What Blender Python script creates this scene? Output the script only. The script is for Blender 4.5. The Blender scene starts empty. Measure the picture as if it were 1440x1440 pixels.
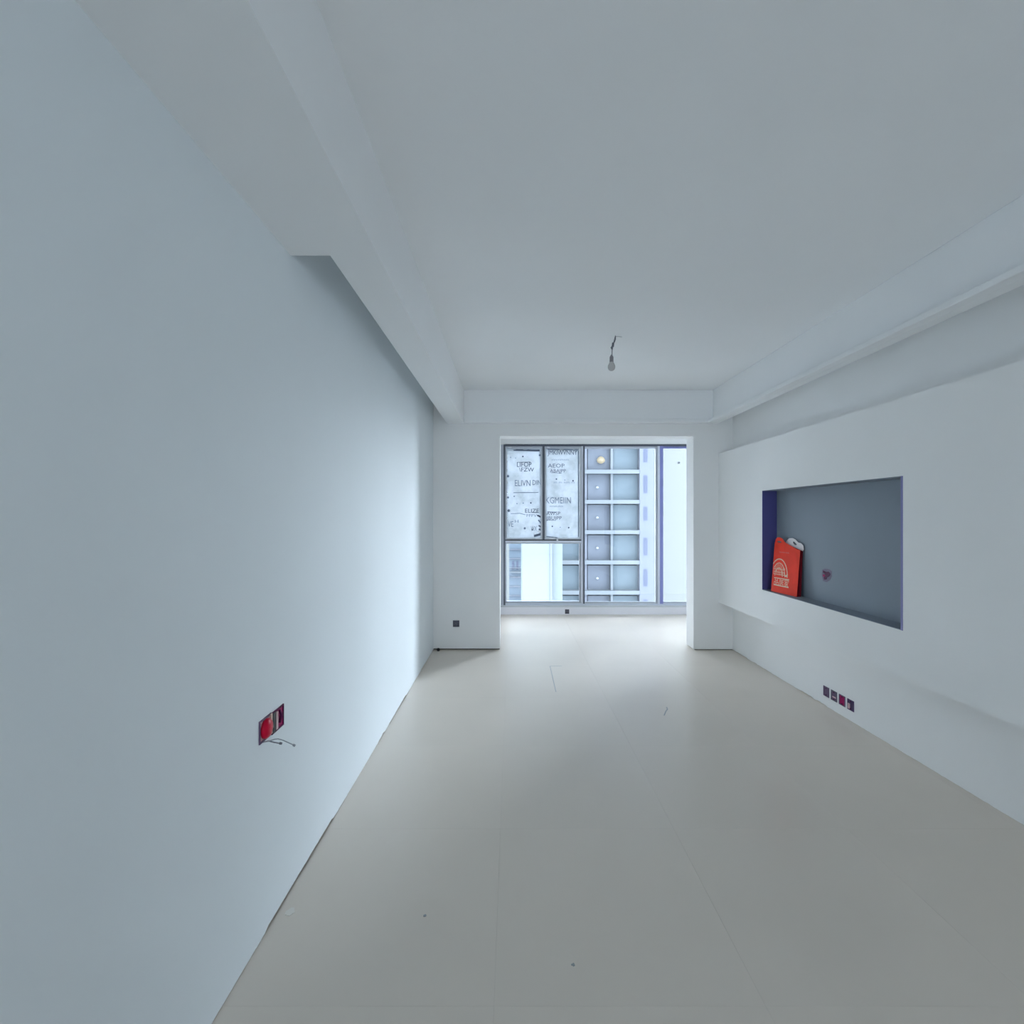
import bpy, bmesh, math, random
from mathutils import Vector, Matrix
random.seed(7)
sc = bpy.context.scene
COL = sc.collection

# ------------------------------------------------------------------ camera
H = 1.44                                   # eye height
cam = bpy.data.objects.new('camera', bpy.data.cameras.new('camera'))
COL.objects.link(cam)
cam.location = (0, 0, H)
cam.rotation_euler = (math.radians(90), 0, 0)
cam.data.sensor_width = 36.0
cam.data.lens = 18.0
cam.data.shift_y = 7 / 1440.0
cam.data.clip_start = 0.05
cam.data.clip_end = 500
sc.camera = cam

# ------------------------------------------------------------------ world, light, exposure
w = bpy.data.worlds.new('sky'); sc.world = w; w.use_nodes = True
bg = w.node_tree.nodes['Background']
bg.inputs[0].default_value = (0.83, 0.90, 1.0, 1)
bg.inputs[1].default_value = 9.0

def area(name, loc, rot, sx, sy, power, col, portal=False):
    l = bpy.data.lights.new(name, 'AREA'); l.shape = 'RECTANGLE'; l.size = sx; l.size_y = sy
    l.energy = power; l.color = col
    if portal: l.cycles.is_portal = True
    o = bpy.data.objects.new(name, l); COL.objects.link(o); o.location = loc; o.rotation_euler = rot
    return o
R90 = math.radians(90)
# sky portals in the two window openings; the rear one is an added, unseen window
area('balcony_window_portal', (1.56, 7.74, 1.32), (-R90, 0, 0), 3.36, 2.36, 1, (1, 1, 1), True)
area('added_window_portal', (0.77, -4.99, 1.65), (R90, 0, 0), 2.08, 1.72, 1, (1, 1, 1), True)
# bright hazy sun behind thin cloud, high beyond the buildings in front
sl = bpy.data.lights.new('hazy_sun', 'SUN'); sl.energy = 33.0; sl.angle = math.radians(50); sl.color = (0.80, 0.89, 1.0)
so = bpy.data.objects.new('hazy_sun', sl); COL.objects.link(so); so.location = (0, 20, 30)
so.rotation_euler = Vector((-0.62, -0.62, -0.42)).to_track_quat('-Z', 'Y').to_euler()

sc.view_settings.view_transform = 'Standard'
sc.view_settings.look = 'None'
sc.view_settings.gamma = 1
sc.view_settings.exposure = 0.13
sc.view_settings.use_curve_mapping = False
sc.cycles.max_bounces = 14
sc.cycles.diffuse_bounces = 9
sc.cycles.transparent_max_bounces = 16
sc.cycles.use_denoising = True

# ------------------------------------------------------------------ materials
def mat(name, col, rough=0.6, spec=0.5, var=0.0, vscale=3.0, bump=0.0, bscale=60.0, emit=None, es=0, metal=0.0, col2=None):
    m = bpy.data.materials.new(name); m.use_nodes = True
    nt = m.node_tree; b = nt.nodes['Principled BSDF']
    b.inputs['Base Color'].default_value = (*col, 1)
    b.inputs['Roughness'].default_value = rough
    b.inputs['Specular IOR Level'].default_value = spec
    b.inputs['Metallic'].default_value = metal
    if emit:
        b.inputs['Emission Color'].default_value = (*emit, 1); b.inputs['Emission Strength'].default_value = es
    tc = nt.nodes.new('ShaderNodeTexCoord')
    if var > 0:
        n = nt.nodes.new('ShaderNodeTexNoise'); n.inputs['Scale'].default_value = vscale; n.inputs['Detail'].default_value = 4
        nt.links.new(tc.outputs['Object'], n.inputs['Vector'])
        r = nt.nodes.new('ShaderNodeValToRGB')
        c2 = col2 or tuple(c * (1 - var) for c in col)
        r.color_ramp.elements[0].position = 0.35; r.color_ramp.elements[0].color = (*c2, 1)
        r.color_ramp.elements[1].position = 0.65; r.color_ramp.elements[1].color = (*col, 1)
        nt.links.new(n.outputs['Fac'], r.inputs['Fac']); nt.links.new(r.outputs['Color'], b.inputs['Base Color'])
    if bump > 0:
        n = nt.nodes.new('ShaderNodeTexNoise'); n.inputs['Scale'].default_value = bscale; n.inputs['Detail'].default_value = 3
        nt.links.new(tc.outputs['Object'], n.inputs['Vector'])
        bp = nt.nodes.new('ShaderNodeBump'); bp.inputs['Strength'].default_value = bump; bp.inputs['Distance'].default_value = 0.01
        nt.links.new(n.outputs['Fac'], bp.inputs['Height']); nt.links.new(bp.outputs['Normal'], b.inputs['Normal'])
    return m

M = {}
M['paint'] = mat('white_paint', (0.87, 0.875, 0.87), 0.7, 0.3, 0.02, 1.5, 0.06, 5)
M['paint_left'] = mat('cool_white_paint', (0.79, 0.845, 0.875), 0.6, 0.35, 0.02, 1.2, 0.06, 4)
M['ceil'] = mat('ceiling_paint', (0.87, 0.885, 0.895), 0.8, 0.2, 0.02, 1.2, 0.05, 4)
M['tile'] = mat('cream_tile', (0.72, 0.655, 0.58), 0.27, 0.26, 0.03, 1.3, 0.015, 3)
M['grout'] = mat('grout', (0.66, 0.60, 0.53), 0.8)
M['cement'] = mat('cement', (0.10, 0.10, 0.10), 0.9, 0.2, 0.3, 30)
M['curb'] = mat('curb_plaster', (0.82, 0.82, 0.87), 0.7, 0.3)
M['sill'] = mat('white_sill', (0.60, 0.62, 0.66), 0.35)
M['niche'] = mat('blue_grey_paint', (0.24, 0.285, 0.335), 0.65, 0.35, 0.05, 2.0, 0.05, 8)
M['navy'] = mat('navy_reveal', (0.085, 0.085, 0.28), 0.6, 0.35)  # colour fringing put into the reveal colour, darker than the niche back
M['lav'] = mat('lavender_fringe', (0.22, 0.22, 0.46), 0.5)
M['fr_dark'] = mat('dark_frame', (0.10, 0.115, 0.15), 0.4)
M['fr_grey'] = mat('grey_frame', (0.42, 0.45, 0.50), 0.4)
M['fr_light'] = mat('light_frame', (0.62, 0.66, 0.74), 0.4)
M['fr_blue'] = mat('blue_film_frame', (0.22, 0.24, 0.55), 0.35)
M['gasket'] = mat('gasket', (0.04, 0.05, 0.065), 0.5)
M['pvc'] = mat('magenta_box', (0.36, 0.012, 0.11), 0.5, 0.1)
M['pvc_dark'] = mat('dark_magenta', (0.09, 0.010, 0.06), 0.5, 0.1)
M['pvc_light'] = mat('pale_pink', (0.62, 0.42, 0.45), 0.5)
M['red'] = mat('red_cap', (0.55, 0.003, 0.035), 0.3, 0.2)
M['black'] = mat('black_rubber', (0.03, 0.03, 0.035), 0.6)
M['wire'] = mat('wire_grey', (0.16, 0.17, 0.20), 0.5)
M['wire2'] = mat('wire_pale', (0.30, 0.33, 0.36), 0.5)
M['cream'] = mat('cream_plastic', (0.72, 0.55, 0.48), 0.5)
M['box_grey'] = mat('dark_socket', (0.10, 0.10, 0.14), 0.5, var=0.3, vscale=60)
M['bulb'] = mat('frosted_glass', (0.50, 0.49, 0.49), 0.25)
M['socket'] = mat('bulb_socket', (0.22, 0.21, 0.23), 0.5)
M['bagred'] = mat('bag_red', (0.95, 0.060, 0.030), 0.6, 0.1, 0.12, 12)
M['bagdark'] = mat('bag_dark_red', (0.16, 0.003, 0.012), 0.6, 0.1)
M['bagwhite'] = mat('bag_white', (0.72, 0.68, 0.70), 0.5)
M['bagcream'] = mat('bag_print', (0.80, 0.50, 0.34), 0.5)
M['bagpink'] = mat('bag_print_pink', (0.72, 0.20, 0.17), 0.5)
M['ink'] = mat('film_ink', (0.07, 0.085, 0.13), 0.8, 0.0)
M['ink2'] = mat('film_ink_faint', (0.17, 0.21, 0.28), 0.8, 0.0)
M['mark'] = mat('grey_scuff', (0.30, 0.32, 0.33), 0.6)
M['plaster'] = mat('plaster_splash', (0.70, 0.67, 0.62), 0.8)
# exterior
M['x_slab'] = mat('pale_slab', (0.117, 0.133, 0.148), 0.9, 0.0)
M['x_wall'] = mat('pale_facade', (0.114, 0.126, 0.152), 0.9, 0.0, 0.03, 0.5)
M['x_tower'] = mat('white_facade', (0.128, 0.150, 0.158), 0.9, 0.0)
M['x_tower2'] = mat('pale_lilac_facade', (0.119, 0.132, 0.157), 0.9, 0.0)
M['x_far'] = mat('bright_facade', (0.160, 0.170, 0.166), 0.9, 0.0)
M['x_glass'] = mat('bay_glass', (0.096, 0.123, 0.144), 0.6, 0.0, 0.10, 0.5)
M['x_glass2'] = mat('bay_glass_lilac', (0.110, 0.126, 0.153), 0.6, 0.0, 0.10, 0.5)
M['x_win'] = mat('small_window_glass', (0.070, 0.080, 0.115), 0.6, 0.0)
M['x_blue'] = mat('blue_facade', (0.106, 0.136, 0.169), 0.8, 0.0, 0.1, 0.4)
M['x_ground'] = mat('street_ground', (0.30, 0.32, 0.33), 0.9)
M['lampw'] = mat('lamp_white', (0.1, 0.1, 0.1), emit=(0.7, 0.85, 1), es=0.8)
M['lampy'] = mat('lamp_warm', (0.08, 0.06, 0.03), emit=(0.60, 0.57, 0.46), es=0.75)

def glass_mat():
    m = bpy.data.materials.new('window_glass'); m.use_nodes = True
    nt = m.node_tree; nt.nodes.clear()
    out = nt.nodes.new('ShaderNodeOutputMaterial'); mx = nt.nodes.new('ShaderNodeMixShader')
    tr = nt.nodes.new('ShaderNodeBsdfTransparent'); gl = nt.nodes.new('ShaderNodeBsdfGlossy'); fr = nt.nodes.new('ShaderNodeFresnel')
    tr.inputs[0].default_value = (0.95, 0.975, 0.985, 1); gl.inputs['Roughness'].default_value = 0.02
    fr.inputs[0].default_value = 1.45
    nt.links.new(fr.outputs[0], mx.inputs[0]); nt.links.new(tr.outputs[0], mx.inputs[1]); nt.links.new(gl.outputs[0], mx.inputs[2])
    nt.links.new(mx.outputs[0], out.inputs[0]); return m
M['glass'] = glass_mat()

def film_mat():
    # translucent milky protective sheet, dirty in patches
    m = bpy.data.materials.new('milky_film'); m.use_nodes = True
    nt = m.node_tree; nt.nodes.clear()
    out = nt.nodes.new('ShaderNodeOutputMaterial'); mx = nt.nodes.new('ShaderNodeMixShader')
    df = nt.nodes.new('ShaderNodeBsdfDiffuse'); tl = nt.nodes.new('ShaderNodeBsdfTranslucent')
    tc = nt.nodes.new('ShaderNodeTexCoord')
    n = nt.nodes.new('ShaderNodeTexNoise'); n.inputs['Scale'].default_value = 4.5; n.inputs['Detail'].default_value = 5; n.inputs['Roughness'].default_value = 0.6
    nt.links.new(tc.outputs['Object'], n.inputs['Vector'])
    r = nt.nodes.new('ShaderNodeValToRGB')
    r.color_ramp.elements[0].position = 0.33; r.color_ramp.elements[0].color = (0.32, 0.355, 0.38, 1)
    r.color_ramp.elements[1].position = 0.60; r.color_ramp.elements[1].color = (0.43, 0.47, 0.52, 1)
    nt.links.new(n.outputs['Fac'], r.inputs['Fac'])
    nt.links.new(r.outputs[0], df.inputs[0]); nt.links.new(r.outputs[0], tl.inputs[0])
    mx.inputs[0].default_value = 0.55
    nt.links.new(df.outputs[0], mx.inputs[1]); nt.links.new(tl.outputs[0], mx.inputs[2])
    nt.links.new(mx.outputs[0], out.inputs[0]); return m
M['film'] = film_mat()

# ------------------------------------------------------------------ helpers
def at(u, v, Y):
    """real-world point at depth Y seen at photograph pixel (u, v)"""
    return Vector(((u - 720) / 720 * Y, Y, H - (v - 727) / 720 * Y))

class MB:
    def __init__(s): s.bm = bmesh.new(); s.mats = []
    def mi(s, m):
        if m not in s.mats: s.mats.append(m)
        return s.mats.index(m)
    def box(s, x0, x1, y0, y1, z0, z1, m='paint', faces=None):
        """faces: dict of face key -> material override"""
        v = [s.bm.verts.new(p) for p in ((x0,y0,z0),(x1,y0,z0),(x1,y1,z0),(x0,y1,z0),(x0,y0,z1),(x1,y0,z1),(x1,y1,z1),(x0,y1,z1))]
        F = {'-z':(3,2,1,0),'+z':(4,5,6,7),'-y':(0,1,5,4),'+x':(1,2,6,5),'+y':(2,3,7,6),'-x':(3,0,4,7)}
        for k, ix in F.items():
            f = s.bm.faces.new([v[i] for i in ix]); f.material_index = s.mi((faces or {}).get(k, m))
        return s
    def tube(s, pts, rad, m, n=8, cap=True):
        pts = [Vector(p) for p in pts]; rings = []
        rr = rad if isinstance(rad, (list, tuple)) else [rad] * len(pts)
        t0 = (pts[1] - pts[0]).normalized()
        up = Vector((0, 0, 1)) if abs(t0.z) < 0.9 else Vector((1, 0, 0))
        for i, p in enumerate(pts):
            t = (pts[min(i + 1, len(pts) - 1)] - pts[max(i - 1, 0)]).normalized()
            a = t.cross(up).normalized(); b = t.cross(a).normalized()
            rings.append([s.bm.verts.new(p + rr[i] * (math.cos(k * 2 * math.pi / n) * a + math.sin(k * 2 * math.pi / n) * b)) for k in range(n)])
        mi = s.mi(m)
        for r0, r1 in zip(rings, rings[1:]):
            for k in range(n):
                f = s.bm.faces.new((r0[k], r0[(k + 1) % n], r1[(k + 1) % n], r1[k])); f.material_index = mi; f.smooth = True
        if cap:
            for r in (rings[0], rings[-1]):
                f = s.bm.faces.new(r); f.material_index = mi
        return s
    def lathe(s, c, prof, m, n=20):
        """prof: (radius, z) pairs around a vertical axis at c"""
        mi = s.mi(m); rings = []
        for r, z in prof:
            rings.append([s.bm.verts.new((c[0] + r * math.cos(k * 2 * math.pi / n), c[1] + r * math.sin(k * 2 * math.pi / n), c[2] + z)) for k in range(n)])
        for r0, r1 in zip(rings, rings[1:]):
            for k in range(n):
                f = s.bm.faces.new((r0[k], r0[(k + 1) % n], r1[(k + 1) % n], r1[k])); f.material_index = mi; f.smooth = True
        for r in (rings[0], rings[-1]):
            f = s.bm.faces.new(r); f.material_index = mi
        return s
    def poly(s, pts, m):
        f = s.bm.faces.new([s.bm.verts.new(p) for p in pts]); f.material_index = s.mi(m); return s
    def prism(s, pts, off, m):
        """closed slab: polygon pts swept by vector off"""
        off = Vector(off); a = [s.bm.verts.new(p) for p in pts]; b = [s.bm.verts.new(Vector(p) + off) for p in pts]; mi = s.mi(m)
        s.bm.faces.new(a).material_index = mi; s.bm.faces.new(b[::-1]).material_index = mi
        for i in range(len(a)):
            j = (i + 1) % len(a); s.bm.faces.new((a[i], b[i], b[j], a[j])).material_index = mi
        return s
    def build(s, name, parent=None, origin=None, bevel=0, seg=2):
        bmesh.ops.recalc_face_normals(s.bm, faces=s.bm.faces)
        me = bpy.data.meshes.new(name)
        if origin is not None:
            bmesh.ops.translate(s.bm, verts=s.bm.verts, vec=-Vector(origin))
        s.bm.to_mesh(me); s.bm.free()
        for m in s.mats: me.materials.append(M[m])
        o = bpy.data.objects.new(name, me); COL.objects.link(o)
        if parent: o.parent = parent
        if origin is not None: o.location = Vector(origin) - (parent.location if parent else Vector())
        elif parent: o.location = -parent.location
        if bevel:
            md = o.modifiers.new('bevel', 'BEVEL'); md.width = bevel; md.segments = seg; md.limit_method = 'ANGLE'
        return o

def struct(o, label=None):
    o['kind'] = 'structure'
    if label: o['label'] = label
    return o
def tag(o, label, cat, group=None):
    o['label'] = label; o['category'] = cat
    if group: o['group'] = group
    return o
def thing(name, label, cat, loc, group=None):
    o = bpy.data.objects.new(name, None); COL.objects.link(o); o.location = loc; o.empty_display_size = 0.05
    return tag(o, label, cat, group)

_fonts = {}
def text2d(s, size=1.0):
    """flat text as (verts2d, faces)"""
    cu = bpy.data.curves.new('txt', 'FONT'); cu.body = s; cu.size = size; cu.resolution_u = 2
    o = bpy.data.objects.new('txt', cu); COL.objects.link(o)
    dg = bpy.context.evaluated_depsgraph_get(); me = bpy.data.meshes.new_from_object(o.evaluated_get(dg))
    vs = [(v.co.x, v.co.y) for v in me.vertices]; fs = [tuple(p.vertices) for p in me.polygons]
    bpy.data.objects.remove(o); bpy.data.curves.remove(cu); bpy.data.meshes.remove(me)
    return vs, fs
def add_text(mb, s, fn, m, box):
    """text stretched to box (a0,a1,b0,b1) in 2-D, mapped to 3-D by fn(a,b)"""
    vs, fs = text2d(s)
    if not vs: return
    x0 = min(v[0] for v in vs); x1 = max(v[0] for v in vs); y0 = min(v[1] for v in vs); y1 = max(v[1] for v in vs)
    a0, a1, b0, b1 = box; mi = mb.mi(m)
    bv = [mb.bm.verts.new(fn(a0 + (x - x0) / (x1 - x0) * (a1 - a0), b0 + (y - y0) / (y1 - y0) * (b1 - b0))) for x, y in vs]
    for f in fs:
        try: mb.bm.faces.new([bv[i] for i in f]).material_index = mi
        except ValueError: pass

# ------------------------------------------------------------------ room dimensions
XL, XR, XB = -0.852, 2.39, 2.235            # left wall, right wall, boxed-out panel face
YB, YJ, YW = 5.54, 5.765, 7.55              # back wall, its far side, balcony curb front
YR = -4.8                                   # rear wall
ZC, ZS = 2.80, 2.447                        # ceiling, soffits
OX0, OX1, OZ = -0.131, 1.965, 2.317         # opening to the balcony
BX0, BX1 = -0.167, 3.3                      # balcony side walls

# floor: cement bed, then every tile a piece of its own
fl = MB().box(-1.1, 3.5, YR - 0.2, 7.8, -0.25, -0.004, 'grout').build('floor', origin=(0, 0, 0)); struct(fl, 'floor of large cream polished tiles with hairline joints')
xs = [-0.853 + 0.8 * i for i in range(0, 6)]
ys = [1.507 + 0.857 * j for j in range(-8, 8)]
tile_cache = {}
def tile_mesh(sx, sy):
    k = (round(sx, 3), round(sy, 3))
    if k not in tile_cache:
        g = 0.0002; c = 0.00012
        bm = bmesh.new()
        lo = [bm.verts.new(p) for p in ((g, g, -0.01), (sx - g, g, -0.01), (sx - g, sy - g, -0.01), (g, sy - g, -0.01))]
        mid = [bm.verts.new((v.co.x, v.co.y, -c)) for v in lo]
        hi = [bm.verts.new((x, y, 0)) for x, y in ((g + c, g + c), (sx - g - c, g + c), (sx - g - c, sy - g - c), (g + c, sy - g - c))]
        for r0, r1 in ((lo, mid), (mid, hi)):
            for i in range(4): bm.faces.new((r0[i], r0[(i + 1) % 4], r1[(i + 1) % 4], r1[i]))
        bm.faces.new(hi); bm.faces.new(lo[::-1])
        me = bpy.data.meshes.new('tile'); bm.to_mesh(me); bm.free(); me.materials.append(M['tile']); tile_cache[k] = me
    return tile_cache[k]
for j, y0 in enumerate(ys):
    for x0 in xs:
        y1 = min(y0 + 0.857, YW + 0.10); x1 = min(x0 + 0.8, BX1)
        if y1 - y0 < 0.05 or x1 - x0 < 0.05: continue
        if x0 > 2.39 and y0 < 4.9: continue
        o = bpy.data.objects.new('tile', tile_mesh(x1 - x0, y1 - y0)); COL.objects.link(o); o.parent = fl; o.location = (x0, y0, 0)

# jagged bottom edge of a plaster skin: run along t, returns heights
def jag(n, lo, hi, runs=6):
    out = []; cur = random.uniform(lo, hi)
    for i in range(n):
        if random.random() < 1.0 / runs: cur = random.choice([lo, lo, random.uniform(lo, hi), hi])
        out.append(max(0.0, cur + random.uniform(-0.0012, 0.0012)))
    return out
def skin_x(mb, xf, xb, y0, y1, z1, hs, m):
    """wall skin facing x with ragged bottom, front plane xf, back plane xb"""
    n = len(hs); P = [(xf, y0 + (y1 - y0) * i / (n - 1), hs[i]) for i in range(n)]
    pts = P + [(xf, y1, z1), (xf, y0, z1)]
    mi = mb.mi(m)
    top = [(xf, y0 + (y1 - y0) * i / (n - 1), 0.06) for i in range(n)]
    fb = [mb.bm.verts.new(p) for p in P]; ft = [mb.bm.verts.new(p) for p in top]
    bb = [mb.bm.verts.new((xb, p[1], p[2])) for p in P]
    for i in range(n - 1):
        mb.bm.faces.new((fb[i], fb[i + 1], ft[i + 1], ft[i])).material_index = mi
        mb.bm.faces.new((fb[i], bb[i], bb[i + 1], fb[i + 1])).material_index = mi
    x0, x1 = min(xf, xb), max(xf, xb)
    mb.box(x0, x1, y0, y1, 0.06, z1, m)

# left wall
mb = MB()
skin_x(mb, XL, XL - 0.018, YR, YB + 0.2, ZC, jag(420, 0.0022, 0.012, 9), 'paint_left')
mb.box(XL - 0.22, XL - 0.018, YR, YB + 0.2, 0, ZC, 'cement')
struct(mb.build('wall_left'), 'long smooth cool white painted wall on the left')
# right wall: recessed plane at floor and above, boxed-out panel with niche
mb = MB()
skin_x(mb, XR, XR + 0.018, YR, YB + 0.2, ZC, jag(420, 0.001, 0.006, 9), 'paint')
mb.box(XR + 0.018, XR + 0.22, YR, YB + 0.2, 0, ZC, 'cement')
wr = struct(mb.build('wall_right'), 'white wall on the right behind the boxed-out panel')
NY0, NY1, NZ0, NZ1, NX = 2.93, 4.575, 0.790, 1.675, 2.365
PZ0, PZ1, PY0 = 0.517, 2.125, -1.2
mb = MB()
for a in ((PY0, NY0, PZ0, PZ1), (NY1, YB, PZ0, PZ1), (NY0, NY1, PZ0, NZ0), (NY0, NY1, NZ1, PZ1)):
    mb.box(XB, XR, *a, 'paint')
o = mb.build('boxed_panel', wr); o['label'] = 'white plasterboard panel built out from the wall'
mb = MB(); t = 0.003
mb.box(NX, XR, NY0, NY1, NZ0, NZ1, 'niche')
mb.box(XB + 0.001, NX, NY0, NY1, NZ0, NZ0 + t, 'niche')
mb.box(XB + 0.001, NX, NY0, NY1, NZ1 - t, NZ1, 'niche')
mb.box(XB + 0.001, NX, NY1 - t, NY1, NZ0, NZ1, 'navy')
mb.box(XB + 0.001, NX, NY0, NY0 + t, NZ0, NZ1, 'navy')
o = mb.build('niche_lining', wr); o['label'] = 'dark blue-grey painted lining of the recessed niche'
o = MB().box(XB - 0.002, XB + 0.004, NY0 - 0.003, NY0 + 0.012, NZ0, NZ1, 'lav').build('fringe_strip', wr); o['label'] = 'thin lavender strip added for the colour fringe at the near edge of the niche'  # added strip: colour fringing along the edge built as a solid

# back wall with opening
mb = MB()
g = 0.016
mb.box(XL - 0.2, OX0, YB, YJ, g, ZC + 0.1, 'paint'); mb.box(XL - 0.2, OX0 - 0.004, YB + 0.03, YJ, 0, g, 'cement')
mb.box(OX1, BX1 + 0.2, YB, YJ, 0.009, ZC + 0.1, 'paint'); mb.box(OX1 + 0.02, BX1 + 0.2, YB + 0.02, YJ, 0, 0.009, 'cement')
mb.box(OX0, OX1, YB, YJ, OZ, ZC + 0.1, 'paint')
struct(mb.build('wall_back'), 'far white wall with the wide opening to the balcony')
# balcony
struct(MB().box(BX0 - 0.2, BX0, YJ, 7.9, 0, 2.8, 'paint').build('wall_balcony_left'), 'left side wall of the enclosed balcony')
struct(MB().box(BX1, BX1 + 0.2, YJ, 7.9, 0, 2.8, 'paint').build('wall_balcony_right'), 'right side wall of the enclosed balcony')
struct(MB().box(BX0 - 0.2, BX1 + 0.2, YJ, 7.9, 2.62, 2.8, 'ceil').build('ceiling_balcony'), 'balcony ceiling')
k = YW / 720
cz = H - (853.5 - 727) * k
mb = MB().box(BX0, BX1, YW + 0.006, 7.85, 0, cz - 0.004, 'curb')
cb = struct(mb.build('wall_window_curb'), 'low lilac-grey curb under the balcony window')
o = MB().box(BX0, BX1, YW - 0.004, 7.85, cz - 0.004, cz + 0.018, 'sill').build('sill', cb, bevel=0.002); o['label'] = 'white window sill along the curb top'
struct(MB().box(BX0, BX1, YW + 0.05, 7.85, H - (624.5 - 727) * k, 2.62, 'paint').build('wall_window_header'), 'white strip of wall above the balcony window')

# ceiling and dropped perimeter
cl = struct(MB().box(XL - 0.2, XR + 0.2, YR - 0.2, YB + 0.2, ZC, ZC + 0.25, 'ceil').build('ceiling'), 'plain white raised ceiling')
lip_l, lip_r, lip_b = 0.0, 0.06, 0.025
mb = MB()
mb.box(-0.70, -0.515, YR, YB, ZS, ZC, 'ceil'); mb.box(XL, -0.70, 1.973, YB, 2.685, ZC, 'ceil')
mb.box(XL, -0.70, YR, 1.973, ZS, ZC, 'ceil')
o = struct(mb.build('trim_1'), 'dropped ceiling border on the left with a light trough beside the wall')
mb = MB()
mb.box(2.154, 2.222, YR, YB, ZS, ZC, 'ceil'); mb.box(2.222, XR, YR, YB, 2.60, ZC, 'ceil')
mb.box(2.154 - lip_r, 2.154, YR, YB - 0.06, ZS, ZS + 0.032, 'ceil')
o = struct(mb.build('trim_2', bevel=0.004), 'dropped ceiling border on the right with a stepped lip and curtain slot')
mb = MB()
mb.box(-0.515, 2.154, YB - 0.06, YB, ZS, ZC, 'ceil')
mb.box(-0.513, 2.154, YB - 0.06 - lip_b, YB - 0.06, ZS, ZS + 0.034, 'ceil')
o = struct(mb.build('trim_3', bevel=0.004), 'dropped ceiling border over the opening with a thin lip')

# rear wall behind the camera, with an unseen window added to light the room
mb = MB()
for a in ((XL - 0.2, -0.26, 0, ZC), (1.80, XR + 0.2, 0, ZC), (-0.26, 1.80, 0, 0.80), (-0.26, 1.80, 2.50, ZC)):
    mb.box(a[0], a[1], YR - 0.2, YR, a[2], a[3], 'paint')
struct(mb.build('wall_rear'), 'rear wall with an added window')
w2 = MB(); y0, y1 = YR - 0.12, YR - 0.06
w2.box(-0.26, 1.80, y0, y1, 0.80, 0.85, 'fr_grey').box(-0.26, 1.80, y0, y1, 2.45, 2.50, 'fr_grey').box(-0.26, -0.21, y0, y1, 0.85, 2.45, 'fr_grey')
w2.box(1.75, 1.80, y0, y1, 0.85, 2.45, 'fr_grey').box(0.745, 0.795, y0, y1, 0.85, 2.45, 'fr_grey')
w2 = struct(w2.build('added_window'), 'added rear window letting in daylight from behind the camera')
MB().box(-0.21, 0.745, y0 + .03, y0 + .035, 0.85, 2.45, 'glass').build('pane', w2)
MB().box(0.795, 1.75, y0 + .03, y0 + .035, 0.85, 2.45, 'glass').build('pane', w2)

# ------------------------------------------------------------------ balcony window
WY = 7.60
win = bpy.data.objects.new('window_1', None); COL.objects.link(win); win.location = (1.06, WY, 0.15)
struct(win, 'wide balcony window in three bays, the upper left sash still under protective film')
kk = WY / 720
def X(u): return (u - 720) * kk
def Z(v): return H - (v - 727) * kk
def wb(mb, u0, u1, v0, v1, y0, y1, m):
    y1 = min(y1, 0.052)
    mb.box(X(u0) if not isinstance(u0, str) else float(u0), X(u1) if not isinstance(u1, str) else float(u1), WY + y0, WY + y1, Z(v1), Z(v0), m); return mb
RX = str(BX1)
mb = MB()                                    # outer frame
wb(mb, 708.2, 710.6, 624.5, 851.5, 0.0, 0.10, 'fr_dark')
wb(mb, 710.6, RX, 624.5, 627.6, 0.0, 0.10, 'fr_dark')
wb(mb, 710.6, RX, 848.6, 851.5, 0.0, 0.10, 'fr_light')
mb.build('frame', win)
mb = MB(); wb(mb, 704.2, 708.2, 620, 852, 0.02, 0.10, 'fr_light'); o = mb.build('filler_strip', win); o['label'] = 'pale filler strip at the left jamb'
mb = MB(); wb(mb, 821.5, 923, 627.6, 630.4, 0.02, 0.08, 'fr_light'); wb(mb, 931, RX, 627.6, 630.2, 0.02, 0.08, 'fr_blue'); mb.build('head_bead', win)
mb = MB(); wb(mb, 710.6, 820, 846.6, 848.6, 0.015, 0.08, 'fr_grey'); wb(mb, 823, RX, 846.6, 848.6, 0.015, 0.08, 'fr_grey'); mb.build('sill_bead', win)
mb = MB()                                    # first mullion
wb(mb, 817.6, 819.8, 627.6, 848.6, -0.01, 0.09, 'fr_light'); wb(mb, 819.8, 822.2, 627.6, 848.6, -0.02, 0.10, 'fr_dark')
mb.build('mullion', win)
mb = MB()                                    # second, thicker mullion
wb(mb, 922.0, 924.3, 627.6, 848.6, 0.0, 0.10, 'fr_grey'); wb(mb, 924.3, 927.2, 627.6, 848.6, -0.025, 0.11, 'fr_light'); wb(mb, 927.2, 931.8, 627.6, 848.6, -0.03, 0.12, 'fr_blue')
o = mb.build('mullion', win); o['label'] = 'thick lavender-blue mullion'
mb = MB()                                    # transom
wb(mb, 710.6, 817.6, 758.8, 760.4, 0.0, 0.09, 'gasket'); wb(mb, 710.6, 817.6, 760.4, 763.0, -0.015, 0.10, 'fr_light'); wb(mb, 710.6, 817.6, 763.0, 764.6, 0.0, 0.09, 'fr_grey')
mb.build('transom', win)
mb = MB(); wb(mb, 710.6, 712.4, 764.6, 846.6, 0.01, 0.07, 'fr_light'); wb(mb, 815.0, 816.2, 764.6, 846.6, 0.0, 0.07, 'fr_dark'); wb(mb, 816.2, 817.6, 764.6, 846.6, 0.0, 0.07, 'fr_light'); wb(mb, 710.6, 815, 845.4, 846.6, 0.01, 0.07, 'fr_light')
mb.build('glazing_bead', win)
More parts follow.
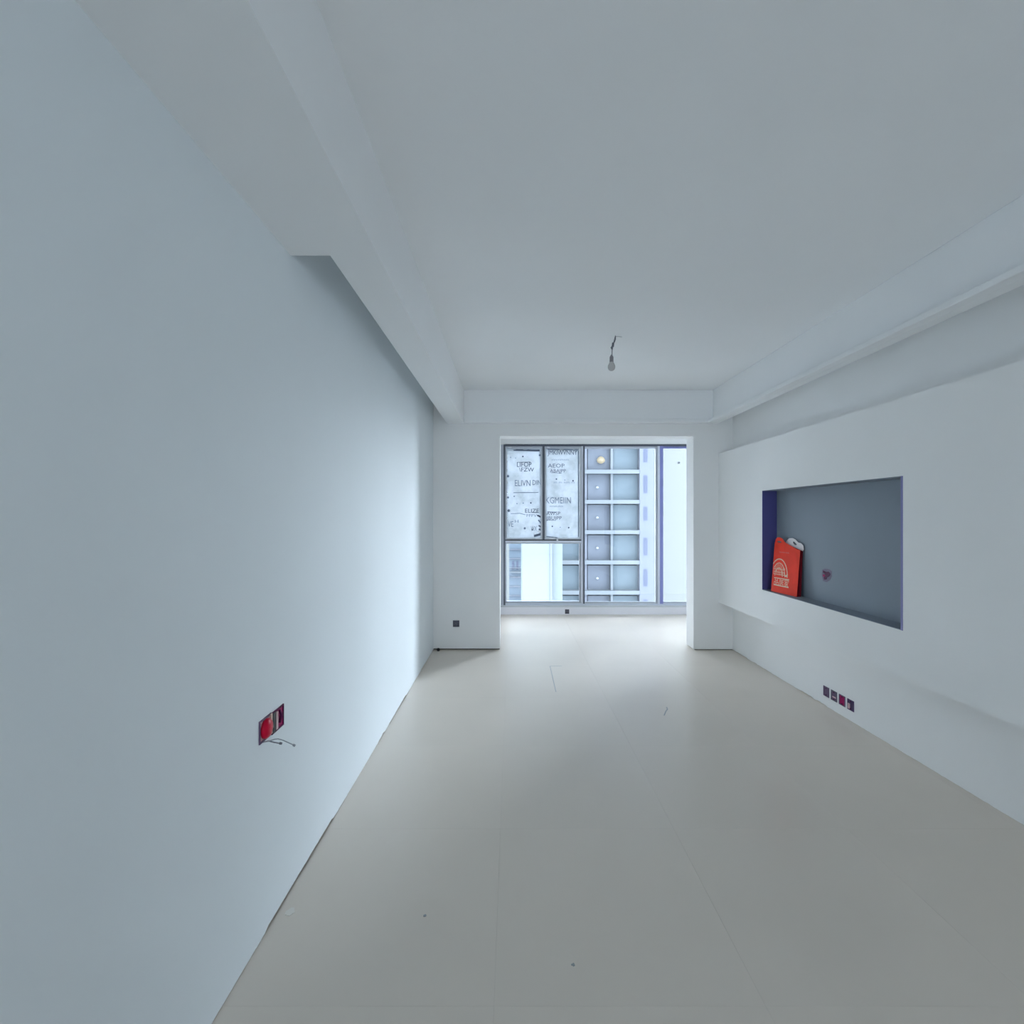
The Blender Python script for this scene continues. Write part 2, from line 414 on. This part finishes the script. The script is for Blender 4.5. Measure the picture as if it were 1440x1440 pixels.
def sash(u0, u1, v0, v1, label):
    mb = MB()
    wb(mb, u0, u0 + 2.2, v0, v1, -0.02, 0.05, 'fr_grey'); wb(mb, u1 - 2.2, u1, v0, v1, -0.02, 0.05, 'fr_grey')
    wb(mb, u0 + 2.2, u1 - 2.2, v0, v0 + 2.4, -0.02, 0.05, 'fr_grey'); wb(mb, u0 + 2.2, u1 - 2.2, v1 - 2.0, v1, -0.02, 0.05, 'fr_grey')
    o = mb.build('sash', win); o['label'] = label; return o
sash(710.6, 762.6, 628.2, 758.6, 'grey left sash frame')
sash(765.8, 817.6, 628.2, 758.6, 'grey right sash frame')
mb = MB(); wb(mb, 762.6, 765.8, 627.6, 758.8, 0.0, 0.07, 'fr_dark'); o = mb.build('meeting_stile', win); o['label'] = 'dark gap bar between the two filmed sashes'
for u0, u1, v0, v1 in ((822.2, 922.0, 630.4, 846.6), (931.8, 1029, 630.2, 846.6), (712.4, 815.0, 764.6, 845.4), (713.4, 760.4, 630.6, 756.6), (768, 815, 630.6, 756.6)):
    mb = MB(); wb(mb, u0 - 0.4, u1 + 0.4, v0 - 0.4, v1 + 0.4, 0.044, 0.049, 'glass'); mb.build('pane', win)

# crinkled protective film sheets on the two upper sashes
def film(u0, u1, v0, v1, label, seed):
    rnd = random.Random(seed); nu, nv = 22, 54; bm = bmesh.new(); P = []
    ph = [(rnd.uniform(4, 14), rnd.uniform(4, 11), rnd.uniform(0, 6)) for _ in range(6)]
    for j in range(nv + 1):
        row = []
        for i in range(nu + 1):
            s, tt = i / nu, j / nv
            d = sum(math.sin(a * s * 2 + b * tt * 3 + c) for a, b, c in ph) * 0.0014
            edge = min(s, 1 - s, tt, 1 - tt)
            x = X(u0 + (u1 - u0) * s) + (rnd.uniform(-.006, .006) if i in (0, nu) else 0); z = Z(v0 + (v1 - v0) * tt) + (rnd.uniform(-.006, .006) if j in (0, nv) else 0)
            row.append(bm.verts.new((x, WY + 0.028 + d - (0.012 if edge < 0.03 else 0), z)))
        P.append(row)
    for j in range(nv):
        for i in range(nu):
            f = bm.faces.new((P[j][i], P[j][i + 1], P[j + 1][i + 1], P[j + 1][i])); f.smooth = True
    me = bpy.data.meshes.new('protective_film'); bm.to_mesh(me); bm.free(); me.materials.append(M['film'])
    o = bpy.data.objects.new('protective_film', me); COL.objects.link(o); o.parent = win; o.location = -win.location
    o['label'] = label
    return o
fa = film(713.0, 761.0, 629.8, 757.4, 'dirty milky protective film with printed lettering, left sash', 3)
fb = film(767.4, 815.4, 629.8, 757.4, 'milky protective film with printed lettering, right sash', 5)
def ink_fn(u, v): return Vector((X(u), WY + 0.0145, Z(v)))
def lettering(parent, rows, dots, smears):
    mb = MB()
    for s, u0, u1, v0, v1, m in rows: add_text(mb, s, ink_fn, m, (u0, u1, v1, v0))
    for u, v, r, m in dots: mb.poly([ink_fn(u + r * math.cos(a * math.pi / 5), v + r * math.sin(a * math.pi / 5)) for a in range(10)], m)
    for pts, wd, m in smears:
        for (a0, b0), (a1, b1) in zip(pts, pts[1:]):
            dx, dy = a1 - a0, b1 - b0; L = math.hypot(dx, dy); nx, ny = -dy / L * wd / 2, dx / L * wd / 2
            mb.poly([ink_fn(a0 + nx, b0 + ny), ink_fn(a1 + nx, b1 + ny), ink_fn(a1 - nx, b1 - ny), ink_fn(a0 - nx, b0 - ny)], m)
    o = mb.build('printed_lettering'); o.parent = parent; o.location = (0, 0, 0); o['label'] = 'faded dark print on the film'
lettering(fa, [('LIFOP', 727, 747.5, 649.5, 656.5, 'ink'), ('\\FZW', 730, 751, 657.5, 663, 'ink'), ('ELIVN', 724, 746, 675, 683.5, 'ink2'), ('DIN', 749, 761, 675, 682, 'ink2'),
               ('ELIZE', 738.5, 758, 715.5, 721, 'ink'), ('FFFV', 740.5, 755, 723, 727, 'ink2'), ('VE', 714, 722, 733, 741, 'ink2'), ('H', 724, 729, 731, 735, 'ink2'), ('WX', 746.5, 755, 740, 747, 'ink2')],
          [(735.3, 641.8, 1.1, 'ink'), (718, 643, 0.9, 'ink2'), (725, 644, 0.7, 'ink2'), (746.5, 707.2, 1.1, 'ink'), (735.8, 707.5, 0.9, 'ink2'), (727, 708.2, 0.9, 'ink2'), (759, 640, 1.5, 'ink2'),
           (714.5, 669.5, 1.8, 'ink2'), (714.5, 699.5, 1.5, 'ink2'), (715.5, 718, 2.0, 'ink2'), (723, 698, 1.0, 'ink2'), (738, 743, 1.6, 'ink2'), (748.5, 745, 1.0, 'ink')],
          [([(722, 632.6), (759, 633.4)], 2.6, 'ink2'), ([(722, 692.8), (757, 692.4)], 0.9, 'ink2'), ([(718, 722.4), (731, 721.8), (739, 724)], 0.8, 'ink2'), ([(728, 650), (746, 649.6)], 0.7, 'ink'),
           ([(748, 720.6), (758, 720.8)], 1.0, 'ink'), ([(755.5, 724.5), (760.5, 727)], 2.2, 'ink'), ([(757, 731), (761, 736)], 1.8, 'ink2'), ([(757.5, 739), (761, 741)], 1.4, 'ink'), ([(757.5, 744), (761, 745.5)], 1.4, 'ink'),
           ([(751, 754), (761, 751)], 3.2, 'ink2')])
lettering(fb, [('JMKIWVNNY', 770, 812, 633, 641.5, 'ink'), ('AEOP', 770.5, 794, 652, 657.5, 'ink'), ('ABAJPP', 773.5, 796, 659.5, 666, 'ink'),
               ('KGMEIIN', 767.5, 803, 699, 708, 'ink2'), ('AWSP', 768.5, 788, 719.5, 724.5, 'ink'), ('JBUJPP', 768.5, 790, 726, 732.5, 'ink'), ('mmm.mm', 773, 792, 711.2, 713.2, 'ink2'),
               ('mnmmnm', 776, 800, 645.5, 647.5, 'ink2'), ('m m nm m', 779, 808, 677.5, 679.5, 'ink2')],
          [(782.6, 673.6, 1.1, 'ink'), (806, 676, 1.2, 'ink'), (794.5, 675, 0.8, 'ink2'), (776.8, 740.2, 1.1, 'ink'), (799.9, 742, 1.2, 'ink'), (788, 741.5, 0.8, 'ink2')],
          [([(770, 631.8), (813, 632.6)], 1.6, 'ink2'), ([(775, 664.6), (790, 665.2)], 0.6, 'ink'), ([(770, 719.8), (782, 720.4)], 1.0, 'ink'), ([(769, 731.3), (780, 731.5)], 0.6, 'ink'),
           ([(768, 754.5), (784, 756.3)], 1.2, 'ink2'), ([(813.4, 634), (813.6, 755)], 1.2, 'ink2')])
# torn flaps of film along the bottom of the sashes
for u, v, wdt, hgt, ang in ((757, 757.3, 9, 2.2, 0.05), (776, 757.5, 12, 2.0, 0.03), (783.5, 759.5, 2.6, 4.6, 0.1), (752.2, 749.8, 2.6, 3.0, 0.5), (758, 747.8, 6, 2.2, 0.15), (717, 629.6, 6, 2.0, -0.1), (771.5, 629.8, 5, 2.6, 0.3)):
    mb = MB(); c = Vector((X(u), WY - 0.026, Z(v)))
    pts = []
    for a in range(7):
        t_ = a * 2 * math.pi / 7; rr = random.uniform(0.75, 1.1)
        px, pz = math.cos(t_) * wdt * kk / 2 * rr, math.sin(t_) * hgt * kk / 2 * rr
        pts.append(c + Vector((px * math.cos(ang) + pz * math.sin(ang), random.uniform(-.004, .004), -px * math.sin(ang) + pz * math.cos(ang))))
    mb.prism(pts, (0, 0.0012, 0), 'sill'); o = mb.build('film_flap', win)
# small dark spot on the right-hand glass
o = MB().lathe((0, 0, 0), [(0.017, -0.001), (0.019, 0.0), (0.015, 0.002)], 'fr_grey', 12).build('suction_dot'); o.rotation_euler = (R90, 0, 0); o.location = (X(955.8), WY + 0.043, Z(650.3))
o.name = 'round_sticker'; tag(o, 'tiny round grey sticker high on the right-hand window pane', 'sticker')

# ------------------------------------------------------------------ bulb on its wires
bx, by = 0.760, 3.84
lb = thing('hanging_bulb', 'bare unlit bulb hanging by short twisted wires from the ceiling', 'light bulb', (bx, by, ZC))
p = lambda u, v, dy=0: at(u, v, by + dy)
rx = p(860, 500).x
mb = MB().tube([p(865.3, 471.5) + Vector((0, 0, .02)), p(865.6, 477), p(864.2, 481), p(862, 484), p(861.4, 489), p(860.8, 493), p(860.6, 500)], 0.0032, 'wire'); mb.build('wire', lb)
mb = MB().tube([p(865.2, 473, .01), p(863.8, 479, .012), p(862.6, 483, .01), p(860.3, 487, .008), p(859, 489), p(860.5, 491.5), p(862.5, 487)], 0.0028, 'wire'); mb.build('wire', lb)
mb = MB().tube([p(862.2, 482), p(861.8, 487.4)], [0.008, 0.009], 'wire').tube([p(860.2, 488), p(860.8, 491)], 0.007, 'wire'); o = mb.build('tape_joint', lb); o['label'] = 'dark taped wire joint'
mb = MB().tube([p(865.3, 473.5), p(869, 473.2), p(874.5, 474)], 0.0018, 'wire2').tube([p(865.3, 472), p(867, 470.5), p(871, 469.6)], 0.0014, 'wire2'); mb.build('loose_strand', lb)
z0 = p(860, 521.3).z; c = (p(860, 500).x, by, z0)
prof = [(0.004, 0), (0.014, 0.002), (0.022, 0.009), (0.0265, 0.020), (0.0275, 0.030), (0.0255, 0.040), (0.020, 0.052), (0.0145, 0.063), (0.013, 0.070)]
MB().lathe(c, prof, 'bulb', 24).build('glass_bulb', lb)
MB().lathe(c, [(0.0145, 0.064), (0.0150, 0.070), (0.0142, 0.074), (0.0150, 0.078), (0.0142, 0.082), (0.0145, 0.100), (0.011, 0.108), (0.005, 0.120)], 'socket', 20).build('socket', lb)

# ------------------------------------------------------------------ wiring boxes
def ring_x(mb, x0, x1, y0, y1, z0, z1, wd, m):
    mb.box(x0, x1, y0, y0 + wd, z0, z1, m); mb.box(x0, x1, y1 - wd, y1, z0, z1, m)
    mb.box(x0, x1, y0 + wd, y1 - wd, z0, z0 + wd, m); mb.box(x0, x1, y0 + wd, y1 - wd, z1 - wd, z1, m)
def wall_box(label, ya, yb, z0, z1, xw, sgn, col, group, cat='socket box', inner=None):
    """small back box let into a wall facing x; sgn=+1 opens towards +x"""
    t = thing('junction_box', label, cat, (xw, (ya + yb) / 2, z0), group)
    xa, xc = sorted((xw - sgn * 0.001, xw + sgn * 0.004))
    mb = MB(); ring_x(mb, xa, xc, ya, yb, z0, z1, 0.006, col); mb.build('rim', t)
    xa, xc = sorted((xw - sgn * 0.001, xw + sgn * 0.0012))
    mb = MB().box(xa, xc, ya + 0.006, yb - 0.006, z0 + 0.006, z1 - 0.006, inner or 'pvc_dark'); mb.build('back_plate', t)
    return t
lab = ['dark open wiring box, farthest of the row of four low on the right wall',
       'dark wiring box with a pale cross bar, second from the window in the low row',
       'magenta wiring box, second nearest in the low row of four on the right wall',
       'dark purple wiring box, nearest of the row of four low on the right wall']
M['b_purple'] = mat('b_purple', (0.11, 0.06, 0.14), 0.5); M['b_deep'] = mat('b_deep', (0.05, 0.02, 0.10), 0.5)
cols = [('b_purple', 'b_purple'), ('box_grey', 'b_purple'), ('b_purple', 'pvc'), ('b_deep', 'b_deep')]
for i in range(4):
    yb = 3.925 - 0.0935 * i; ya = yb - 0.068
    t = wall_box(lab[i], ya, yb, 0.076, 0.150, XR, -1, cols[i][0], 'row of four wiring boxes on the right wall', inner=cols[i][1])
    if i == 1: MB().box(XR - 0.006, XR - 0.001, ya + 0.012, yb - 0.02, 0.100, 0.108, 'pvc_light').build('cross_bar', t)
    if i == 3: MB().box(XR - 0.006, XR - 0.001, ya + 0.040, yb - 0.008, 0.084, 0.120, 'pvc_light').build('stub', t)
    for zz in (0.088, 0.138):
        MB().tube([(XR - 0.001, (ya + yb) / 2, zz), (XR - 0.007, (ya + yb) / 2, zz)], 0.004, 'pvc_dark', 8).build('screw_post', t)
# left wall pair
t1 = wall_box('open pink wiring box with a round red cap, left one of the pair', 1.722, 1.806, 0.672, 0.750, XL, 1, 'b_purple', 'pair of wiring boxes on the left wall', inner='pvc_light')
mb = MB(); prof = [(0.034, 0), (0.034, 0.008), (0.028, 0.015), (0.016, 0.019), (0.003, 0.020)]
mb.lathe((0, 0, 0), prof, 'red', 24); o = mb.build('cap', t1); o.rotation_euler = (0, R90, 0); o.location = Vector((XL + 0.001, 1.766, 0.711)) - t1.location; o['label'] = 'glossy round red cap'
MB().box(XL, XL + 0.008, 1.795, 1.806, 0.678, 0.748, 'cream').build('divider', t1)
t2 = wall_box('magenta wiring box with a black slot, right one of the pair on the left wall', 1.812, 1.905, 0.668, 0.746, XL, 1, 'pvc_dark', 'pair of wiring boxes on the left wall', inner='pvc')
MB().box(XL, XL + 0.006, 1.815, 1.836, 0.671, 0.742, 'black').build('slot', t2)
MB().box(XL, XL + 0.007, 1.838, 1.852, 0.676, 0.738, 'pvc_light').build('rib', t2)
MB().tube([(XL + .001, 1.872, 0.735), (XL + .008, 1.876, 0.715), (XL + .004, 1.868, 0.690)], 0.005, 'pvc_dark', 6).build('coiled_wire', t2)
wi = thing('loose_wires', 'two thin grey wires poking out under the red-capped box on the left wall', 'wire', (XL, 1.74, 0.675))
a = Vector((XL + .002, 1.745, 0.672))
def P3(u, v, x): Y = x / ((u - 720) / 720); return Vector((x, Y, H - (v - 727) / 720 * Y))
mb = MB().tube([a, P3(378, 1042, -0.835), P3(386, 1044, -0.815), P3(394, 1045.4, -0.80)], [.0022, .0026, .0022, .002], 'wire')
mb.tube([P3(393.2, 1045.2, -0.80), P3(396.2, 1045.6, -0.795)], 0.0042, 'wire'); o = mb.build('short_wire', wi)
mb = MB().tube([a, P3(380, 1041.6, -0.83), P3(386, 1039.6, -0.81), P3(391, 1039, -0.80), P3(398, 1041, -0.785), P3(406, 1044.6, -0.765), P3(413.5, 1048, -0.75)], .0018, 'wire2')
mb.tube([P3(412, 1047.4, -0.752), P3(415.2, 1048.8, -0.745)], 0.0042, 'wire2'); o = mb.build('long_wire', wi)
# niche box
nb = thing('junction_box', 'broken magenta wiring box in the back of the dark niche', 'socket box', (NX, 3.85, 0.975))
nb.name = 'junction_box'
def yz(u, v): Y = NX / ((u - 720) / 720); return Vector((NX, Y, H - (v - 727) / 720 * Y))
M['halo'] = mat('pinkish_filler', (0.22, 0.19, 0.26), 0.8, 0.2); 
def blob(pts, off, d, m, name, par):
    mb = MB(); mb.prism([yz(u, v) - Vector((off, 0, 0)) for u, v in pts], (-d, 0, 0), m); return mb.build(name, par)
blob([(1156.4, 801), (1160, 799.6), (1166, 800.4), (1169.6, 803), (1169.8, 810), (1167, 816), (1162.5, 818.6), (1157.6, 817), (1155.8, 809)], 0.0, 0.001, 'halo', 'filler_patch', nb)
blob([(1158, 802.2), (1162, 804.2), (1165.6, 804), (1168, 807.4), (1166.2, 810.4), (1163, 812), (1162.6, 814.8), (1159.2, 815.2), (1158.6, 812), (1161.6, 809.4), (1160.6, 806.8), (1157.8, 805)], 0.001, 0.002, 'pvc_dark', 'back_plate', nb)
blob([(1158, 807.5), (1160.8, 808), (1160, 811.2), (1158.2, 811)], 0.001, 0.004, 'pvc', 'broken_rim', nb)
# sockets facing the camera
def socket_y(label, x0, x1, z0, z1, yw, m):
    t = thing('wall_socket', label, 'socket box', ((x0 + x1) / 2, yw, z0))
    mb = MB(); wd = (x1 - x0) * 0.09
    mb.box(x0, x1, yw - 0.005, yw + 0.001, z0, z0 + wd, m); mb.box(x0, x1, yw - 0.005, yw + 0.001, z1 - wd, z1, m)
    mb.box(x0, x0 + wd, yw - 0.005, yw + 0.001, z0 + wd, z1 - wd, m); mb.box(x1 - wd, x1, yw - 0.005, yw + 0.001, z0 + wd, z1 - wd, m)
    mb.build('rim', t)
    MB().box(x0 + wd, x1 - wd, yw - 0.0015, yw + 0.001, z0 + wd, z1 - wd, 'box_grey').build('back_plate', t)
    cx, czz = (x0 + x1) / 2, (z0 + z1) / 2
    MB().tube([(cx - wd * 2.4, yw - 0.003, czz + wd * 2), (cx, yw - 0.012, czz), (cx + wd * 2.2, yw - 0.004, czz - wd * 1.2)], 0.003, 'wire', 6).build('wire', t)
    return t
socket_y('open dark socket box low on the pier left of the opening', -0.639, -0.570, 0.252, 0.321, YB, 'box_grey')
socket_y('small dark socket box in the curb under the balcony window', (794.6 - 720) * k, (800.4 - 720) * k, H - (863.2 - 727) * k, H - (857 - 727) * k, YW + 0.006, 'box_grey')
# black plug on the floor in the corner
q = at(616.2, 914.5, 5.49)
o = MB().lathe((q.x, 5.50, 0), [(0.012, 0), (0.016, 0.006), (0.016, 0.024), (0.011, 0.030), (0.004, 0.032)], 'black', 16).build('rubber_plug', origin=(q.x, 5.50, 0))
tag(o, 'small black rubber plug on the floor in the far left corner', 'plug')
# thin scuffs and splashes on the floor
def floor_line(pts, wd, label, name='floor_scuff'):
    mb = MB()
    for a0, a1 in zip(pts, pts[1:]):
        a0, a1 = Vector((*a0, 0.0002)), Vector((*a1, 0.0002)); d = (a1 - a0).normalized(); n = Vector((-d.y, d.x, 0)) * wd / 2
        mb.prism([a0 + n - d * wd * .3, a1 + n, a1 - n, a0 - n - d * wd * .3], (0, 0, 0.0006), 'mark')
    return tag(mb.build(name, origin=(pts[0][0], pts[0][1], 0)), label, 'mark')
def F(u, v): Y = H * 720 / (v - 727); return ((u - 720) / 720 * Y, Y)
floor_line([F(790, 936.6), F(773.4, 936.8), F(776.5, 950), F(781.8, 973)], 0.006, 'thin grey angled scuff line on the floor before the opening')
floor_line([F(937.5, 994.5), F(938.6, 997.5), F(936.5, 1000), F(934, 1006)], 0.008, 'small hooked grey scuff on the bright floor streak')
def splat(c, r, label, name, m, h=0.002, cat='debris'):
    mb = MB(); n = 11; rr = [r * random.uniform(0.6, 1.15) for _ in range(n)]
    mb.prism([(c[0] + rr[i] * math.cos(i * 2 * math.pi / n), c[1] + rr[i] * math.sin(i * 2 * math.pi / n), 0.0) for i in range(n)], (0, 0, h), m)
    return tag(mb.build(name, origin=(c[0], c[1], 0)), label, cat)
splat(F(407, 1283), 0.021, 'white plaster splash on the floor beside the left wall', 'plaster_splash', 'plaster')
splat(F(806, 1357), 0.006, 'tiny dark speck on the floor near the bottom centre', 'floor_speck', 'mark', cat='mark')
splat(F(597, 1288), 0.007, 'tiny dark speck on the floor left of the long tile joint', 'floor_speck', 'mark', cat='mark')

# ------------------------------------------------------------------ red shopping bag in the niche
BL, BR = Vector((2.262, 4.470, NZ0 + 0.004)), Vector((2.300, 4.135, NZ0 + 0.004))
TL, TR = BL + Vector((0.040, 0.016, 0.408)), BR + Vector((0.040, 0.016, 0.408))
HB = 0.40
def panel(s, h, off=0.0):
    a = BL.lerp(BR, s); b = TL.lerp(TR, s); pt = a.lerp(b, h / HB)
    th = 0.036 - 0.016 * min(1, h / HB)
    return pt + Vector((th * off, th * off * 0.12, 0))
bag = thing('shopping_bag', 'red shopping bag with cream print standing in the left end of the niche', 'bag', (2.29, 4.3, NZ0 + 0.003))
def holed(outer, hole, off, m, name, label=None, thick=0.0016):
    bm = bmesh.new(); es = []
    for loop in (outer, hole):
        if not loop: continue
        vs = [bm.verts.new(panel(s, h, off)) for s, h in loop]
        for i in range(len(vs)): es.append(bm.edges.new((vs[i], vs[(i + 1) % len(vs)])))
    bmesh.ops.triangle_fill(bm, edges=es, use_beauty=True, use_dissolve=False)
    bmesh.ops.recalc_face_normals(bm, faces=bm.faces)
    me = bpy.data.meshes.new(name); bm.to_mesh(me); bm.free(); me.materials.append(M[m])
    o = bpy.data.objects.new(name, me); COL.objects.link(o); o.parent = bag; o.location = -bag.location
    md = o.modifiers.new('s', 'SOLIDIFY'); md.thickness = thick; md.offset = 0
    if label: o['label'] = label
    return o
front = [(0, 0), (1, 0), (1, .368), (.86, .376), (.62, .400), (.44, .418), (.37, .432), (.30, .452), (.18, .462), (.08, .458), (.03, .440), (0, .41)]
holed(front, [(.09, .424), (.15, .431), (.25, .427), (.28, .420), (.22, .415), (.12, .417)], 0, 'bagred', 'front_panel')
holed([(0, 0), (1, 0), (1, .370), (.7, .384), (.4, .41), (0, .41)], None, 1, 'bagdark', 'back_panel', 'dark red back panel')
hb = [(.36, .405), (.40, .434), (.50, .456), (.62, .460), (.74, .450), (.84, .428), (.95, .424), (1.03, .405), (1.06, .375), (1.02, .362), (.80, .380), (.6, .395)]
holed(hb, [(.64, .430), (.70, .432), (.80, .412), (.78, .404), (.70, .410)], 0.75, 'bagwhite', 'handle', 'white handle flap of the rear panel', 0.003)
mb = MB(); n = 6                              # gussets with a crease
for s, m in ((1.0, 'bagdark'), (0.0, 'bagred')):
    rows = []
    for i in range(n + 1):
        h = (.368 if s else .41) * i / n; a_, c_ = panel(s, h, 0.02), panel(s, h, 0.98); mid = (a_ + c_) / 2 + Vector((0, 0.006 if s else -0.006, 0))
        rows.append([mb.bm.verts.new(x) for x in (a_, mid, c_)])
    for r0, r1 in zip(rows, rows[1:]):
        for j in range(2): mb.bm.faces.new((r0[j], r0[j + 1], r1[j + 1], r1[j])).material_index = mb.mi(m)
mb.poly([panel(0, .001, 0), panel(1, .001, 0), panel(1, .001, 1), panel(0, .001, 1)], 'bagdark')
o = mb.build('gusset', bag); o['label'] = 'dark red folded side'
mb = MB()
pf = lambda s, h: panel(s, h) - Vector((0.0016, 0.0002, 0))
def stroke(pts, wd, m):
    for (a0, b0), (a1, b1) in zip(pts, pts[1:]):
        dx, dy = (a1 - a0) * .35, b1 - b0; L = math.hypot(dx, dy) or 1; nx, ny = -dy / L * wd / 2 / .35, dx / L * wd / 2
        mb.poly([pf(a0 + nx, b0 + ny), pf(a1 + nx, b1 + ny), pf(a1 - nx, b1 - ny), pf(a0 - nx, b0 - ny)], m)
add_text(mb, 'mmmmm mmm', pf, 'bagpink', (.22, .60, .332, .342))
o = mb.build('small_print', bag); o['label'] = 'faint pink line of small print near the bag top'
mb = MB()
arc = lambda r0, r1, cx=.26, a0=0, a1=180, n=14: [(cx + r0 * math.cos(math.radians(a0 + (a1 - a0) * i / n)), .135 + r1 * math.sin(math.radians(a0 + (a1 - a0) * i / n))) for i in range(n + 1)]
stroke(arc(.34, .145, a1=138), .010, 'bagcream'); stroke(arc(.25, .112, a1=150), .007, 'bagcream'); stroke(arc(.15, .07), .007, 'bagcream')
for s in (.06, .12, .18, .24, .30, .36, .42, .48): stroke([(s, .145), (s, .165 + .075 * math.sqrt(max(0, 1 - ((s - .26) / .27) ** 2)))], .006, 'bagcream')
for h in (.150, .170, .195): stroke([(.05, h), (.50, h)], .004, 'bagcream')
stroke([(.50, .145), (.58, .150), (.60, .165)], .016, 'bagcream')
o = mb.build('printed_motif', bag); o['label'] = 'cream arch motif printed on the red front'
mb = MB()
for i, ch in enumerate('品居家'): add_text(mb, ch, pf, 'bagcream', (.10 + .20 * i, .28 + .20 * i, .055, .122))
stroke([(.09, .060), (.68, .060)], .010, 'bagcream'); stroke([(.09, .118), (.68, .122)], .008, 'bagcream')
o = mb.build('lettering', bag); o['label'] = 'row of cream characters under the arch'; o['kind'] = 'stuff'

# ------------------------------------------------------------------ buildings outside
def ext(mb, u0, u1, v0, v1, Y, depth, m, front=0.0):
    a_, b_ = at(u0, v1, Y), at(u1, v0, Y)
    mb.box(a_.x, b_.x, Y - front, Y + depth, a_.z, b_.z, m); return mb
YA = 50.0
bm_ = thing('apartment_block', 'pale apartment block with stacked glazed balconies seen through the middle bay', 'building', (at(850, 0, YA).x, YA, -40))
ext(MB(), 760, 902, 390, 1100, YA + 1.6, 9, 'x_wall').build('core', bm_)
ext(MB(), 899.5, 923, 390, 1100, YA, 11, 'x_wall').build('facade_wall', bm_)
bands = [450.5, 493, 535.5, 578, 620.6, 663.2, 705.7, 748.4, 791.0, 833.6, 876.3, 919, 961.5]
for i, v in enumerate(bands):
    ext(MB(), 760, 900, v - 2.7, v + 2.7, YA, 1.7, 'x_slab').build('floor_slab', bm_)
for i in range(len(bands) - 1):
    v0, v1 = bands[i] + 2.7, bands[i + 1] - 2.7
    f = ext(MB(), 826.5, 858.6, v0 + 1.5, v1, YA + 1.0, 0.4, 'x_glass2').build('balcony_glass', bm_)
    f = ext(MB(), 862.4, 898.5, v0 + 1.5, v1, YA + 0.9, 0.5, 'x_glass').build('balcony_glass', bm_)
    f = ext(MB(), 790.5, 815.5, v0 + 1.5, v1, YA + 1.0, 0.4, 'x_glass').build('balcony_glass', bm_)
    ext(MB(), 764, 786, v0 + 1.5, v1, YA + 1.0, 0.4, 'x_glass').build('balcony_glass', bm_)
    ext(MB(), 858.8, 862.2, v0, v1, YA + 0.3, 0.6, 'x_slab').build('balcony_column', bm_)
    ext(MB(), 816.5, 825.5, v0, v1, YA + 0.4, 1.2, 'x_wall').build('side_pier', bm_)
    if 660 < v0 + 20 < 840:
        zc = at(840, v0 + 19.5, YA + 0.85)
        MB().lathe((zc.x, zc.y, zc.z), [(0.05, -0.10), (0.13, -0.06), (0.15, 0), (0.10, 0.08), (0.03, 0.12)], 'lampw', 10).build('ceiling_lamp', bm_)
zc = at(845, 647, YA + 0.8); o = MB().lathe((zc.x, zc.y, zc.z), [(0.12, -0.34), (0.36, -0.2), (0.42, 0), (0.3, 0.22), (0.1, 0.36)], 'lampy', 14).build('round_lamp', bm_); o['label'] = 'round warm yellow lamp in an upper balcony'
for v0, v1 in ((628, 650), (668.6, 693.4), (712.6, 732), (756.3, 781.2), (800.3, 824.4), (843, 866), (585, 608)):
    wn = ext(MB(), 904.8, 910.6, v0, v1, YA - 0.02, 0.12, 'x_win').build('window', bm_)
tw = thing('white_tower', 'plain white tower standing in front of the apartment block, low in the left bay', 'building', (at(762, 0, 40).x, 40, -40))
ext(MB(), 734.8, 776, 430, 1500, 40, 6, 'x_tower').build('front_wall', tw)
ext(MB(), 776, 791, 430, 1500, 40.5, 6, 'x_tower').build('corner_wall', tw)
ext(MB(), 773.6, 776.4, 430, 1500, 39.9, 0.3, 'x_tower2').build('corner_pier', tw)
bt = thing('blue_tower', 'distant pale blue banded tower at the left edge of the window', 'building', (at(724, 0, 75).x, 75, -40))
ext(MB(), 716, 740, 520, 1300, 75, 10, 'x_blue').build('facade', bt)
for v in range(772, 900, 13):
    ext(MB(), 716, 740, v, v + 1.2, 75, 0.5, 'x_wall', 0.3).build('floor_band', bt)
ext(MB(), 717, 733, 803.4, 805, 75, 0.5, 'x_slab', 0.6).build('ledge', bt)
for u in (720, 726): ext(MB(), u, u + 3, 789, 801, 75, 0.5, 'x_win', 0.05).build('window', bt)
rt = thing('white_building', 'bright blank white building filling the right-hand bay of the window', 'building', (at(1000, 0, 64).x, 64, -40))
ext(MB(), 915, 1130, 300, 1130, 64, 8, 'x_far').build('wall', rt)
ft = thing('sky_cover_block', 'added blank white block in place of open sky at the extreme left edge of the window', 'building', (at(700, 0, 90).x, 90, -40))
ext(MB(), 560, 721, 480, 1100, 90, 9, 'x_far').build('wall', ft)  # added block over a strip of sky, keeps its glare off the floor
g_ = MB().box(-200, 200, 10, 400, -42, -40, 'x_ground').build('ground'); struct(g_, 'street ground far below the window')
